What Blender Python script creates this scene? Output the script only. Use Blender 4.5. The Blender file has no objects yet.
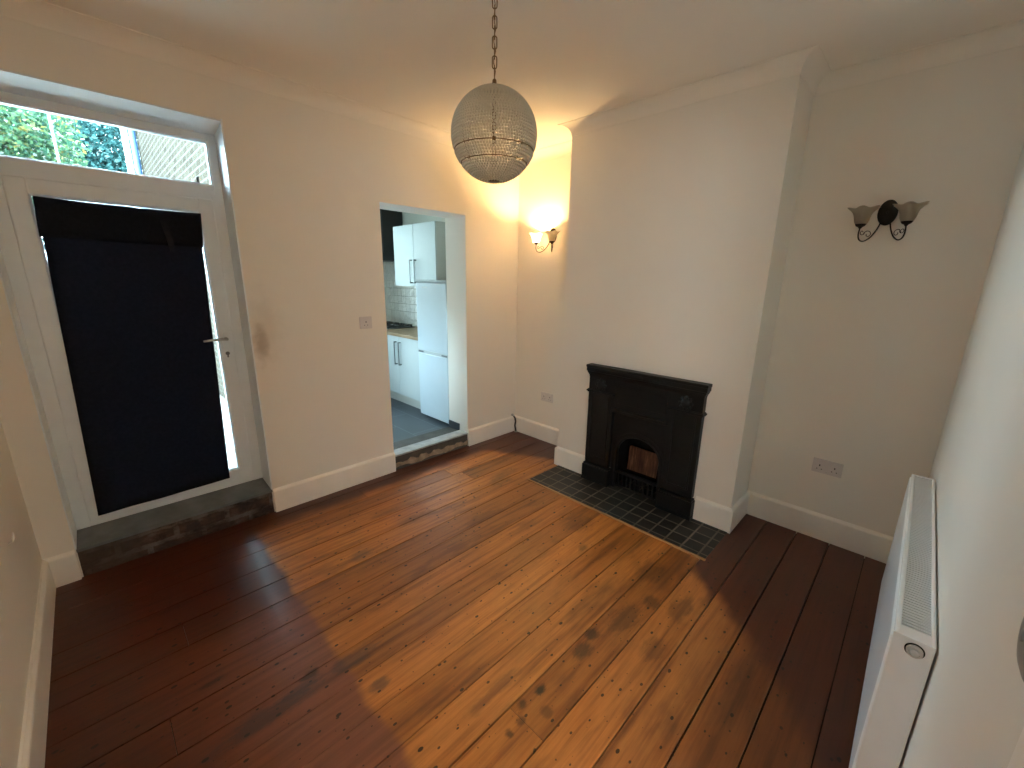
import bpy, bmesh, math, random
from mathutils import Vector, Matrix
random.seed(7)
SC = bpy.context.scene
C = SC.collection
PI = math.pi

# ------------------------------------------------------------------ room dimensions (metres)
H = 2.6                       # ceiling height
W = 3.3228                    # room width along the back (kitchen) wall
L = 3.03                      # room depth along the fireplace wall
CD = 0.3366                   # chimney breast depth
YL, YR = -0.8385, -2.2141     # chimney breast extent
X0 = -CD                      # chimney breast front plane
TA = 0.28                     # back wall thickness
DX0, DX1, DZ = -3.206, -2.302, 2.327   # back door opening
KX0, KX1, KZ = -1.407, -0.637, 2.044   # kitchen opening
KF = 0.05                     # kitchen floor level
XK = 0.05                     # kitchen right wall

# ------------------------------------------------------------------ materials
def new_mat(name):
    m = bpy.data.materials.new(name); m.use_nodes = True
    nt = m.node_tree
    return m, nt, nt.nodes['Principled BSDF']

def N(nt, t, **kw):
    n = nt.nodes.new(t)
    for k, v in kw.items():
        if k in n.inputs.keys() if hasattr(n.inputs, 'keys') else False:
            n.inputs[k].default_value = v
        else:
            setattr(n, k, v)
    return n

def mathn(nt, op, a, b=None, c=None):
    n = nt.nodes.new('ShaderNodeMath'); n.operation = op
    for i, v in enumerate((a, b, c)):
        if v is None: continue
        if isinstance(v, (int, float)): n.inputs[i].default_value = v
        else: nt.links.new(v, n.inputs[i])
    return n.outputs[0]

def mixc(nt, fac, a, b, mode='MIX'):
    n = nt.nodes.new('ShaderNodeMix'); n.data_type = 'RGBA'; n.blend_type = mode
    for i, v in ((0, fac), (6, a), (7, b)):
        if isinstance(v, (int, float)): n.inputs[i].default_value = v
        elif isinstance(v, tuple): n.inputs[i].default_value = (*v, 1) if len(v) == 3 else v
        else: nt.links.new(v, n.inputs[i])
    return n.outputs[2]

def ramp(nt, fac, stops):
    n = nt.nodes.new('ShaderNodeValToRGB'); e = n.color_ramp.elements
    while len(e) < len(stops): e.new(0.5)
    for el, (p, c) in zip(e, stops):
        el.position = p; el.color = (*c, 1) if len(c) == 3 else c
    nt.links.new(fac, n.inputs[0])
    return n.outputs[0]

def smooth(nt, v, a, b):
    n = nt.nodes.new('ShaderNodeMapRange'); n.interpolation_type = 'SMOOTHSTEP'; n.clamp = True
    n.inputs[1].default_value = a; n.inputs[2].default_value = b
    nt.links.new(v, n.inputs[0])
    return n.outputs[0]

def noise(nt, vec, scale, detail=3, rough=.55):
    n = nt.nodes.new('ShaderNodeTexNoise')
    n.inputs['Scale'].default_value = scale; n.inputs['Detail'].default_value = detail
    n.inputs['Roughness'].default_value = rough
    if vec is not None: nt.links.new(vec, n.inputs['Vector'])
    return n.outputs['Fac']

def mapping(nt, vec, scale=(1, 1, 1), loc=(0, 0, 0), rot=(0, 0, 0)):
    n = nt.nodes.new('ShaderNodeMapping')
    n.inputs['Scale'].default_value = scale; n.inputs['Location'].default_value = loc
    n.inputs['Rotation'].default_value = rot
    nt.links.new(vec, n.inputs['Vector'])
    return n.outputs[0]

def bump(nt, bsdf, h, strength=.2, dist=.01):
    n = nt.nodes.new('ShaderNodeBump')
    n.inputs['Strength'].default_value = strength; n.inputs['Distance'].default_value = dist
    nt.links.new(h, n.inputs['Height']); nt.links.new(n.outputs[0], bsdf.inputs['Normal'])

def pos(nt): return nt.nodes.new('ShaderNodeNewGeometry').outputs['Position']
def objco(nt): return nt.nodes.new('ShaderNodeTexCoord').outputs['Object']

def simple(name, col, rough=.5, metal=0., var=.06, scale=14., bmp=0., spec=.5, coat=0.):
    m, nt, b = new_mat(name)
    co = objco(nt)
    f = noise(nt, co, scale)
    lo = tuple(c * (1 - var) for c in col); hi = tuple(min(1, c * (1 + var)) for c in col)
    nt.links.new(ramp(nt, f, [(.3, lo), (.7, hi)]), b.inputs['Base Color'])
    b.inputs['Roughness'].default_value = rough; b.inputs['Metallic'].default_value = metal
    b.inputs['Specular IOR Level'].default_value = spec
    b.inputs['Coat Weight'].default_value = coat
    if bmp: bump(nt, b, noise(nt, co, scale * 4), bmp, .004)
    return m

M = {}
def wall_paint(name, col, smudge=False):
    m, nt, b = new_mat(name)
    p = pos(nt)
    f = noise(nt, p, 1.3, 4)
    c = ramp(nt, f, [(.3, tuple(x * .965 for x in col)), (.7, col)])
    if smudge:      # hand-dirt beside the back door handle, and scuffs
        def spot(ctr, rx, rz, amt, c):
            v = nt.nodes.new('ShaderNodeVectorMath'); v.operation = 'SUBTRACT'
            nt.links.new(p, v.inputs[0]); v.inputs[1].default_value = ctr
            s = nt.nodes.new('ShaderNodeVectorMath'); s.operation = 'MULTIPLY'
            nt.links.new(v.outputs[0], s.inputs[0]); s.inputs[1].default_value = (1 / rx, .5, 1 / rz)
            ln = nt.nodes.new('ShaderNodeVectorMath'); ln.operation = 'LENGTH'
            nt.links.new(s.outputs[0], ln.inputs[0])
            d = mathn(nt, 'ADD', ln.outputs['Value'], mathn(nt, 'MULTIPLY', mathn(nt, 'SUBTRACT', noise(nt, p, 16, 4), .5), .9))
            k = mathn(nt, 'MULTIPLY', smooth(nt, d, 1.0, .1), amt)
            return mixc(nt, k, c, (.25, .16, .09))
        c = spot((-2.255, 0, 1.13), .06, .17, .5, c)
        c = spot((-2.22, 0, 1.22), .14, .3, .16, c)
    nt.links.new(c, b.inputs['Base Color'])
    b.inputs['Roughness'].default_value = .75
    b.inputs['Specular IOR Level'].default_value = .25
    bump(nt, b, noise(nt, p, 90, 2), .06, .003)
    return m
WALLC = (.84, .80, .73)
M['wall'] = wall_paint('wall paint off white', WALLC)
M['wall_s'] = wall_paint('wall paint off white scuffed', WALLC, True)
M['ceil'] = wall_paint('ceiling paint', (.87, .825, .755))
M['trim'] = simple('white satin gloss', (.89, .85, .785), .38, var=.03, scale=5)
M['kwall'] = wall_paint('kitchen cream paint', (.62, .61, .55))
M['upvc'] = simple('white upvc', (.76, .81, .84), .3, var=.02)
M['blind'] = simple('black blackout fabric', (.017, .018, .027), .75, var=.2, scale=60, bmp=.15, spec=.2)
M['iron'] = simple('black cast iron paint', (.0052, .0062, .0066), .45, var=.3, scale=30, bmp=.25, spec=.35)
M['soot'] = simple('soot', (.010, .009, .008), .9, var=.4, spec=.1)
M['steel'] = simple('brushed steel', (.55, .55, .54), .3, 1., var=.04)
M['darksteel'] = simple('dark brushed steel handle', (.17, .18, .18), .4, .8, var=.05)
M['bronze'] = simple('dark bronze metal', (.03, .022, .016), .45, .7, var=.2, scale=40)
M['brass'] = simple('aged brass', (.20, .13, .06), .42, .85, var=.15, scale=40)
M['lead'] = simple('old grey pipe', (.07, .065, .06), .6, .4, var=.3, scale=40, bmp=.2)
M['radw'] = simple('radiator white enamel', (.88, .91, .94), .3, var=.015, coat=.3)
M['dark'] = simple('dark cavity', (.01, .01, .01), .9)
M['socket'] = simple('socket plastic', (.66, .62, .60), .35, var=.03)
M['switchgrey'] = simple('grey knob', (.32, .29, .26), .5, var=.08)
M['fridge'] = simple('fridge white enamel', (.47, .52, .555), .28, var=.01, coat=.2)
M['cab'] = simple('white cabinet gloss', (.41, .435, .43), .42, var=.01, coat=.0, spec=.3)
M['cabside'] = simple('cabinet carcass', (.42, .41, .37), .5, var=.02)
M['black'] = simple('black enamel', (.008, .008, .009), .5, var=.1)
M['hoodside'] = simple('dark grey hood trim', (.06, .07, .08), .35, .5, var=.1)
M['ash'] = simple('dark bare boards under the floor', (.02, .012, .008), .9)
M['rendergrey'] = simple('grey sill stone', (.15, .16, .165), .32, var=.25, scale=9, bmp=.15)
M['paving'] = simple('pale yard paving', (.30, .28, .25), .9, var=.12, scale=3)
M['bluepipe'] = simple('blue painted drainpipe', (.05, .10, .22), .5, var=.06)
M['pole'] = simple('pale painted pole', (.16, .24, .21), .5)
M['bark'] = simple('bark', (.10, .075, .05), .9, var=.3, scale=20, bmp=.4)

def glass_mat():
    m = bpy.data.materials.new('window glass'); m.use_nodes = True
    nt = m.node_tree; nt.nodes.clear()
    o = nt.nodes.new('ShaderNodeOutputMaterial'); mx = nt.nodes.new('ShaderNodeMixShader')
    t = nt.nodes.new('ShaderNodeBsdfTransparent'); g = nt.nodes.new('ShaderNodeBsdfGlossy')
    t.inputs[0].default_value = (.93, .97, .96, 1); g.inputs['Roughness'].default_value = .02
    fr = nt.nodes.new('ShaderNodeFresnel'); fr.inputs[0].default_value = 1.45
    nt.links.new(fr.outputs[0], mx.inputs[0]); nt.links.new(t.outputs[0], mx.inputs[1])
    nt.links.new(g.outputs[0], mx.inputs[2]); nt.links.new(mx.outputs[0], o.inputs[0])
    return m
M['glass'] = glass_mat()

def shade_mat(name, col, tr):
    m = bpy.data.materials.new(name); m.use_nodes = True
    nt = m.node_tree; b = nt.nodes['Principled BSDF']; o = nt.nodes['Material Output']
    f = noise(nt, objco(nt), 60)
    nt.links.new(ramp(nt, f, [(.3, tuple(c * .9 for c in col)), (.7, col)]), b.inputs['Base Color'])
    b.inputs['Roughness'].default_value = .35
    t = nt.nodes.new('ShaderNodeBsdfTranslucent'); t.inputs[0].default_value = (*col, 1)
    tp = nt.nodes.new('ShaderNodeBsdfTransparent'); tp.inputs[0].default_value = (.95, .92, .86, 1)
    m1 = nt.nodes.new('ShaderNodeMixShader'); m1.inputs[0].default_value = .6
    m2 = nt.nodes.new('ShaderNodeMixShader'); m2.inputs[0].default_value = tr
    nt.links.new(b.outputs[0], m1.inputs[1]); nt.links.new(t.outputs[0], m1.inputs[2])
    nt.links.new(m1.outputs[0], m2.inputs[1]); nt.links.new(tp.outputs[0], m2.inputs[2])
    nt.links.new(m2.outputs[0], o.inputs[0])
    return m
M['shade'] = shade_mat('frosted lamp glass', (.60, .54, .45), .05)
M['bead'] = shade_mat('cloudy crystal beads', (.80, .73, .60), .08)

def emit(name, col, s):
    m, nt, b = new_mat(name)
    b.inputs['Base Color'].default_value = (.8, .75, .6, 1)
    b.inputs['Emission Color'].default_value = (*col, 1); b.inputs['Emission Strength'].default_value = s
    return m
BULB = 330.0
M['bulb_on'] = emit('glowing bulb', (1., .64, .27), BULB)
M['fill_globe'] = emit('fill glow', (.95, .98, 1.), 6.2)  # glow of the added fill globes, not a known lamp
M['bulb_off'] = simple('unlit bulb', (.75, .72, .66), .3)

def floor_mat():
    m, nt, b = new_mat('worn varnished pine boards')
    p = pos(nt)
    at = nt.nodes.new('ShaderNodeAttribute'); at.attribute_name = 'rnd'
    r = at.outputs['Fac']
    sx = nt.nodes.new('ShaderNodeSeparateXYZ'); nt.links.new(p, sx.inputs[0])
    X, Y = sx.outputs[0], sx.outputs[1]
    cb = nt.nodes.new('ShaderNodeCombineXYZ')
    nt.links.new(mathn(nt, 'ADD', X, mathn(nt, 'MULTIPLY', r, 37.)), cb.inputs[0])
    nt.links.new(Y, cb.inputs[1]); nt.links.new(mathn(nt, 'MULTIPLY', r, 11.), cb.inputs[2])
    bp = cb.outputs[0]
    grain = noise(nt, mapping(nt, bp, (.8, 15, 1)), 2.0, 5, .6)
    cloud = noise(nt, mapping(nt, bp, (1.1, 3.2, 1)), 2.0, 4, .6)
    fine = noise(nt, mapping(nt, bp, (5, 210, 1)), 1.0, 3, .6)
    blotch = noise(nt, mapping(nt, bp, (3., 6., 1)), 1.0, 4, .6)
    big = noise(nt, p, 1.6, 4, .6)
    # bare honey wood
    honey = ramp(nt, grain, [(.30, (.22, .074, .018)), (.45, (.42, .155, .037)), (.57, (.54, .212, .052)), (.72, (.34, .118, .029))])
    honey = mixc(nt, mathn(nt, 'MULTIPLY', smooth(nt, fine, .35, .75), .18), honey, (.16, .06, .02))
    honey = mixc(nt, mathn(nt, 'MULTIPLY', smooth(nt, cloud, .50, .72), .62), honey, (.125, .048, .019))
    tone = ramp(nt, r, [(0, (.66, .60, .55)), (.35, (.98, .96, .93)), (.7, (1.14, 1.10, 1.04)), (1, (.80, .74, .68))])
    honey = mixc(nt, 1.0, honey, tone, 'MULTIPLY')
    honey = mixc(nt, mathn(nt, 'MULTIPLY', smooth(nt, blotch, .46, .92), .50), honey, (.085, .04, .021))
    # dark red-brown stained border left round a former carpet
    stain0 = ramp(nt, grain, [(.25, (.050, .011, .0045)), (.6, (.092, .021, .0075)), (.85, (.068, .015, .006))])
    stain1 = ramp(nt, grain, [(.25, (.13, .046, .024)), (.6, (.25, .092, .05)), (.85, (.18, .066, .038))])
    near = mathn(nt, 'MULTIPLY', smooth(nt, Y, -.60, -1.25), mathn(nt, 'MULTIPLY', smooth(nt, X, -3.25, -2.55), smooth(nt, X, -1.7, -2.3)))
    near = mathn(nt, 'ADD', mathn(nt, 'MULTIPLY', near, 1.0), mathn(nt, 'MULTIPLY', mathn(nt, 'SUBTRACT', big, .5), .3))
    stain = mixc(nt, near, stain0, stain1)
    jit = mathn(nt, 'MULTIPLY', mathn(nt, 'SUBTRACT', noise(nt, p, 5, 3, .55), .5), .10)
    rj = mathn(nt, 'MULTIPLY', mathn(nt, 'SUBTRACT', r, .5), .10)
    mL = smooth(nt, mathn(nt, 'ADD', X, mathn(nt, 'MULTIPLY', jit, .7)), -2.49, -2.45)
    mA = smooth(nt, mathn(nt, 'ADD', mathn(nt, 'MULTIPLY', Y, -1.), jit), .13, .26)
    diag = mathn(nt, 'ADD', mathn(nt, 'ADD', mathn(nt, 'MULTIPLY', X, .66), mathn(nt, 'MULTIPLY', Y, -.75)), mathn(nt, 'ADD', jit, rj))
    mR = smooth(nt, diag, 1.17, 1.085)
    # toward the radiator the stain thins out instead of stopping
    thin = smooth(nt, mathn(nt, 'ADD', Y, mathn(nt, 'MULTIPLY', jit, 1.5)), -2.78, -2.2)
    thin = mathn(nt, 'ADD', .25, mathn(nt, 'MULTIPLY', thin, .75))
    mN = smooth(nt, mathn(nt, 'ADD', mathn(nt, 'ADD', X, mathn(nt, 'MULTIPLY', Y, .5)), jit), -.62, -.74)
    worn = mathn(nt, 'MULTIPLY', mathn(nt, 'MULTIPLY', mL, mA), mathn(nt, 'MULTIPLY', mathn(nt, 'MULTIPLY', mR, thin), mN))
    worn = mathn(nt, 'MULTIPLY', worn, mathn(nt, 'SUBTRACT', 1., mathn(nt, 'MULTIPLY', smooth(nt, big, .55, .85), .35)))
    col = mixc(nt, worn, stain, honey)
    # faint carryover of bare streaks inside the stained border
    col = mixc(nt, mathn(nt, 'MULTIPLY', mathn(nt, 'MULTIPLY', smooth(nt, blotch, .45, .9), mathn(nt, 'SUBTRACT', 1., worn)), .14), col, (.16, .06, .03))
    # nail holes and worm holes
    def dots(scale, size, keep, c, colr, amt, str_=(1, 1, 1)):
        v = nt.nodes.new('ShaderNodeTexVoronoi'); v.inputs['Scale'].default_value = scale
        v.voronoi_dimensions = '2D'
        nt.links.new(mapping(nt, p, str_), v.inputs['Vector'])
        sc = nt.nodes.new('ShaderNodeSeparateColor'); nt.links.new(v.outputs['Color'], sc.inputs[0])
        rad = mathn(nt, 'MULTIPLY', sc.outputs[1], size)
        k = mathn(nt, 'MULTIPLY', mathn(nt, 'LESS_THAN', v.outputs['Distance'], rad), mathn(nt, 'LESS_THAN', sc.outputs[0], keep))
        return mixc(nt, mathn(nt, 'MULTIPLY', k, amt), c, colr)
    col = dots(13, .085, .60, col, (.018, .008, .005), .92, (.62, 1, 1))
    col = dots(21, .11, .28, col, (.022, .009, .005), .85, (.7, 1, 1))
    col = dots(38, .13, .10, col, (.03, .012, .007), .7)
    # single marks: burns, knots, grey weathering
    def mark(cx, cy, rx, ry, amt, c, colr=(.018, .011, .008), n=1.0):
        a = mathn(nt, 'DIVIDE', mathn(nt, 'SUBTRACT', X, cx), rx)
        d = mathn(nt, 'DIVIDE', mathn(nt, 'SUBTRACT', Y, cy), ry)
        q = mathn(nt, 'SQRT', mathn(nt, 'ADD', mathn(nt, 'MULTIPLY', a, a), mathn(nt, 'MULTIPLY', d, d)))
        q = mathn(nt, 'ADD', q, mathn(nt, 'MULTIPLY', mathn(nt, 'SUBTRACT', noise(nt, mapping(nt, p, (8, 22, 1)), 1.5, 4, .65), .5), n * 1.6))
        return mixc(nt, mathn(nt, 'MULTIPLY', smooth(nt, q, 1., .35), amt), c, colr)
    for a in MARKS: col = mark(a[0], a[1], a[2], a[3], a[4], col, *a[5:])
    nt.links.new(col, b.inputs['Base Color'])
    rg = mathn(nt, 'ADD', .278, mathn(nt, 'MULTIPLY', blotch, .09))
    nt.links.new(rg, b.inputs['Roughness'])
    b.inputs['Specular IOR Level'].default_value = .5
    bump(nt, b, mathn(nt, 'ADD', mathn(nt, 'MULTIPLY', grain, .5), mathn(nt, 'MULTIPLY', noise(nt, p, 5, 2), 1.2)), .12, .006)
    return m
GREY = (.045, .04, .042)
MARKS = [(-1.985, -2.07, .035, .02, .95), (-2.07, -2.055, .03, .025, .7), (-2.03, -2.14, .03, .03, .45),
         (-2.586, -1.389, .05, .025, .75), (-2.44, -1.44, .14, .05, .55, GREY), (-2.75, -1.45, .25, .05, .6, GREY),
         (-2.62, -1.42, .12, .03, .5, GREY), (-2.41, -1.62, .05, .04, .6, GREY), (-1.14, -1.673, .05, .03, .5),
         (-1.72, -2.08, .07, .045, .7), (-1.62, -2.06, .05, .035, .75), (-1.43, -2.12, .16, .07, .5),
         (-1.25, -2.16, .06, .05, .6), (-1.05, -2.05, .12, .10, .45), (-1.2, -2.28, .14, .06, .5),
         (-1.5, -2.29, .10, .06, .4), (-1.66, -.72, .16, .05, .35), (-2.1, -.83, .10, .05, .4, GREY),
         (-2.12, -2.10, .03, .02, .6), (-2.18, -2.1, .02, .02, .7), (-.95, -1.5, .15, .12, .35),
         (-1.35, -1.02, .2, .06, .4), (-.9, -.72, .16, .10, .4), (-2.86, -1.16, .06, .018, .6), (-2.1, -1.95, .2, .03, .5, (.08, .03, .018))]
M['floor'] = floor_mat()

def brick_mat(name, c1, c2, mort, scale, rot, loc=(0, 0, 0), bw=.225, rh=.075, ms=.012, rough=.85, bm=.5, sq=None, spec=.4):
    m, nt, b = new_mat(name)
    p = pos(nt)
    br = nt.nodes.new('ShaderNodeTexBrick')
    br.inputs['Color1'].default_value = (*c1, 1); br.inputs['Color2'].default_value = (*c2, 1)
    br.inputs['Mortar'].default_value = (*mort, 1); br.inputs['Scale'].default_value = scale
    br.inputs['Brick Width'].default_value = bw; br.inputs['Row Height'].default_value = rh
    br.inputs['Mortar Size'].default_value = ms; br.inputs['Mortar Smooth'].default_value = .2
    if sq is not None: br.offset = 0.0
    # rot picks which axes make the brick plane
    s = nt.nodes.new('ShaderNodeSeparateXYZ'); nt.links.new(p, s.inputs[0])
    c = nt.nodes.new('ShaderNodeCombineXYZ')
    for i, ax in enumerate(rot):
        nt.links.new(s.outputs[ax], c.inputs[i])
    nt.links.new(mapping(nt, c.outputs[0], (1, 1, 1), loc), br.inputs['Vector'])
    f = noise(nt, p, 11, 4)
    col = mixc(nt, mathn(nt, 'MULTIPLY', f, .45), br.outputs['Color'], tuple(x * .55 for x in c1))
    nt.links.new(col, b.inputs['Base Color']); b.inputs['Roughness'].default_value = rough; b.inputs['Specular IOR Level'].default_value = spec
    h = mathn(nt, 'ADD', mathn(nt, 'SUBTRACT', 1., br.outputs['Fac']), mathn(nt, 'MULTIPLY', f, .3))
    bump(nt, b, h, bm, .006)
    return m
M['stockbrick'] = brick_mat('yellow stock brick', (.058, .047, .035), (.036, .029, .022), (.085, .078, .068), 1., (1, 2), spec=.0)
M['ktile'] = brick_mat('grey slate floor tile', (.065, .073, .083), (.053, .062, .072), (.12, .135, .15), 1., (1, 0), (.1, .02, 0), .60, .30, .006, .35, .15)
M['hearth'] = brick_mat('black hearth tile', (.010, .010, .010), (.030, .027, .023), (.15, .13, .095), 1., (1, 0), (.033, .004, 0), .102, .098, .0055, .5, .5, sq=0)

def splash_mat():
    m, nt, b = new_mat('glazed bevelled splashback tile')
    p = pos(nt)
    br = nt.nodes.new('ShaderNodeTexBrick'); br.offset = 0.0
    for k, v in (('Color1', (.66, .63, .57, 1)), ('Color2', (.58, .55, .50, 1)), ('Mortar', (.78, .74, .66, 1))): br.inputs[k].default_value = v
    br.inputs['Brick Width'].default_value = .10; br.inputs['Row Height'].default_value = .10
    br.inputs['Scale'].default_value = 1.; br.inputs['Mortar Size'].default_value = .004; br.inputs['Mortar Smooth'].default_value = 1.
    s = nt.nodes.new('ShaderNodeSeparateXYZ'); nt.links.new(p, s.inputs[0])
    c = nt.nodes.new('ShaderNodeCombineXYZ'); nt.links.new(s.outputs[1], c.inputs[0]); nt.links.new(s.outputs[2], c.inputs[1])
    nt.links.new(c.outputs[0], br.inputs['Vector'])
    nt.links.new(br.outputs['Color'], b.inputs['Base Color'])
    b.inputs['Roughness'].default_value = .1
    h = mathn(nt, 'ADD', mathn(nt, 'SUBTRACT', 1., br.outputs['Fac']), mathn(nt, 'MULTIPLY', noise(nt, p, 16, 2), 1.6))
    bump(nt, b, h, .9, .014)
    return m
M['splash'] = splash_mat()

def wood_mat(name, c1, c2, ax=(30, 3, 3), rough=.45):
    m, nt, b = new_mat(name)
    g = noise(nt, mapping(nt, objco(nt), ax), 2, 5, .6)
    nt.links.new(ramp(nt, g, [(.3, c1), (.7, c2)]), b.inputs['Base Color'])
    b.inputs['Roughness'].default_value = rough
    return m
M['worktop'] = wood_mat('oak worktop', (.21, .125, .06), (.31, .20, .11), (20, 2, 20))
M['bead_trim'] = wood_mat('pine hearth edging', (.30, .15, .06), (.42, .23, .10), (20, 2, 20), .5)

def rubble_mat():       # old brick step below the back door
    m, nt, b = new_mat('crumbling painted brick step')
    p = pos(nt)
    n1 = noise(nt, mapping(nt, p, (1, 1, 1.6)), 9, 6, .65)
    n2 = noise(nt, p, 26, 4, .6)
    br = nt.nodes.new('ShaderNodeTexBrick')
    br.inputs['Brick Width'].default_value = .25; br.inputs['Row Height'].default_value = .085; br.inputs['Scale'].default_value = 1.
    br.inputs['Mortar Size'].default_value = .016; br.inputs['Mortar Smooth'].default_value = .4
    s = nt.nodes.new('ShaderNodeSeparateXYZ'); nt.links.new(p, s.inputs[0])
    c = nt.nodes.new('ShaderNodeCombineXYZ'); nt.links.new(s.outputs[0], c.inputs[0]); nt.links.new(s.outputs[2], c.inputs[1])
    nt.links.new(mapping(nt, c.outputs[0], (1, 1, 1), (.06, .042, 0)), br.inputs['Vector'])
    col = ramp(nt, n1, [(.32, (.022, .016, .014)), (.48, (.055, .032, .024)), (.58, (.10, .055, .04)), (.74, (.17, .15, .135))])
    col = mixc(nt, mathn(nt, 'MULTIPLY', smooth(nt, n2, .55, .7), .6), col, (.03, .026, .025))
    col = mixc(nt, mathn(nt, 'MULTIPLY', mathn(nt, 'MULTIPLY', br.outputs['Fac'], smooth(nt, n1, .38, .62)), .75), col, (.19, .17, .155))
    # dusty brown left end
    col = mixc(nt, mathn(nt, 'MULTIPLY', smooth(nt, s.outputs[0], -2.9, -3.05), .7), col, (.085, .058, .042))
    nt.links.new(col, b.inputs['Base Color']); b.inputs['Roughness'].default_value = .85
    bump(nt, b, mathn(nt, 'SUBTRACT', mathn(nt, 'ADD', n1, mathn(nt, 'MULTIPLY', n2, .5)), br.outputs['Fac']), .8, .012)
    return m
M['rubble'] = rubble_mat()

def slab_mat():
    m, nt, b = new_mat('pale scuffed threshold strip')
    f = noise(nt, pos(nt), 14, 5, .6)
    nt.links.new(ramp(nt, f, [(.35, (.30, .31, .31)), (.65, (.46, .47, .47))]), b.inputs['Base Color'])
    b.inputs['Roughness'].default_value = .4
    return m
M['slab'] = slab_mat()
M['cement'] = simple('dark cement face', (.085, .078, .066), .8, var=.25, scale=12, bmp=.3)
M['plaster'] = simple('broken bare plaster', (.36, .28, .20), .9, var=.35, scale=18, bmp=.5)

def copper_mat():
    m, nt, b = new_mat('tarnished copper plate')
    co = objco(nt)
    f = noise(nt, mapping(nt, co, (1, 46, 6)), 1., 4, .6)
    g = noise(nt, co, 16, 3)
    c = ramp(nt, f, [(.35, (.04, .017, .010)), (.55, (.095, .042, .024)), (.72, (.22, .12, .07))])
    c = mixc(nt, mathn(nt, 'MULTIPLY', smooth(nt, g, .5, .7), .5), c, (.05, .022, .015))
    nt.links.new(c, b.inputs['Base Color'])
    b.inputs['Roughness'].default_value = .5; b.inputs['Metallic'].default_value = .35
    return m
M['copper'] = copper_mat()

def leaf_mat(name, stops):
    m = bpy.data.materials.new(name); m.use_nodes = True
    nt = m.node_tree; b = nt.nodes['Principled BSDF']; o = nt.nodes['Material Output']
    at = nt.nodes.new('ShaderNodeAttribute'); at.attribute_name = 'rnd'
    c = ramp(nt, at.outputs['Fac'], stops)
    nt.links.new(c, b.inputs['Base Color']); b.inputs['Roughness'].default_value = .6; b.inputs['Specular IOR Level'].default_value = .12
    t = nt.nodes.new('ShaderNodeBsdfTranslucent'); nt.links.new(c, t.inputs[0])
    mx = nt.nodes.new('ShaderNodeMixShader'); mx.inputs[0].default_value = .4
    nt.links.new(b.outputs[0], mx.inputs[1]); nt.links.new(t.outputs[0], mx.inputs[2]); nt.links.new(mx.outputs[0], o.inputs[0])
    return m
M['leaf1'] = leaf_mat('light green leaves', [(0, (.02, .06, .035)), (.5, (.05, .105, .055)), (.8, (.085, .145, .06)), (.9, (.19, .15, .04)), (.94, (.3, .33, .3)), (1, (.3, .33, .3))])
M['leaf2'] = leaf_mat('blue green leaves', [(0, (.010, .04, .04)), (.6, (.02, .07, .065)), (.95, (.06, .14, .13)), (1, (.25, .32, .31))])

# ------------------------------------------------------------------ geometry helpers
def link(o, parent=None, kind=None, label=None, cat=None, group=None):
    C.objects.link(o)
    if parent is not None: o.parent = parent
    if kind: o['kind'] = kind
    if label: o['label'] = label
    if cat: o['category'] = cat
    if group: o['group'] = group
    return o

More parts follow.
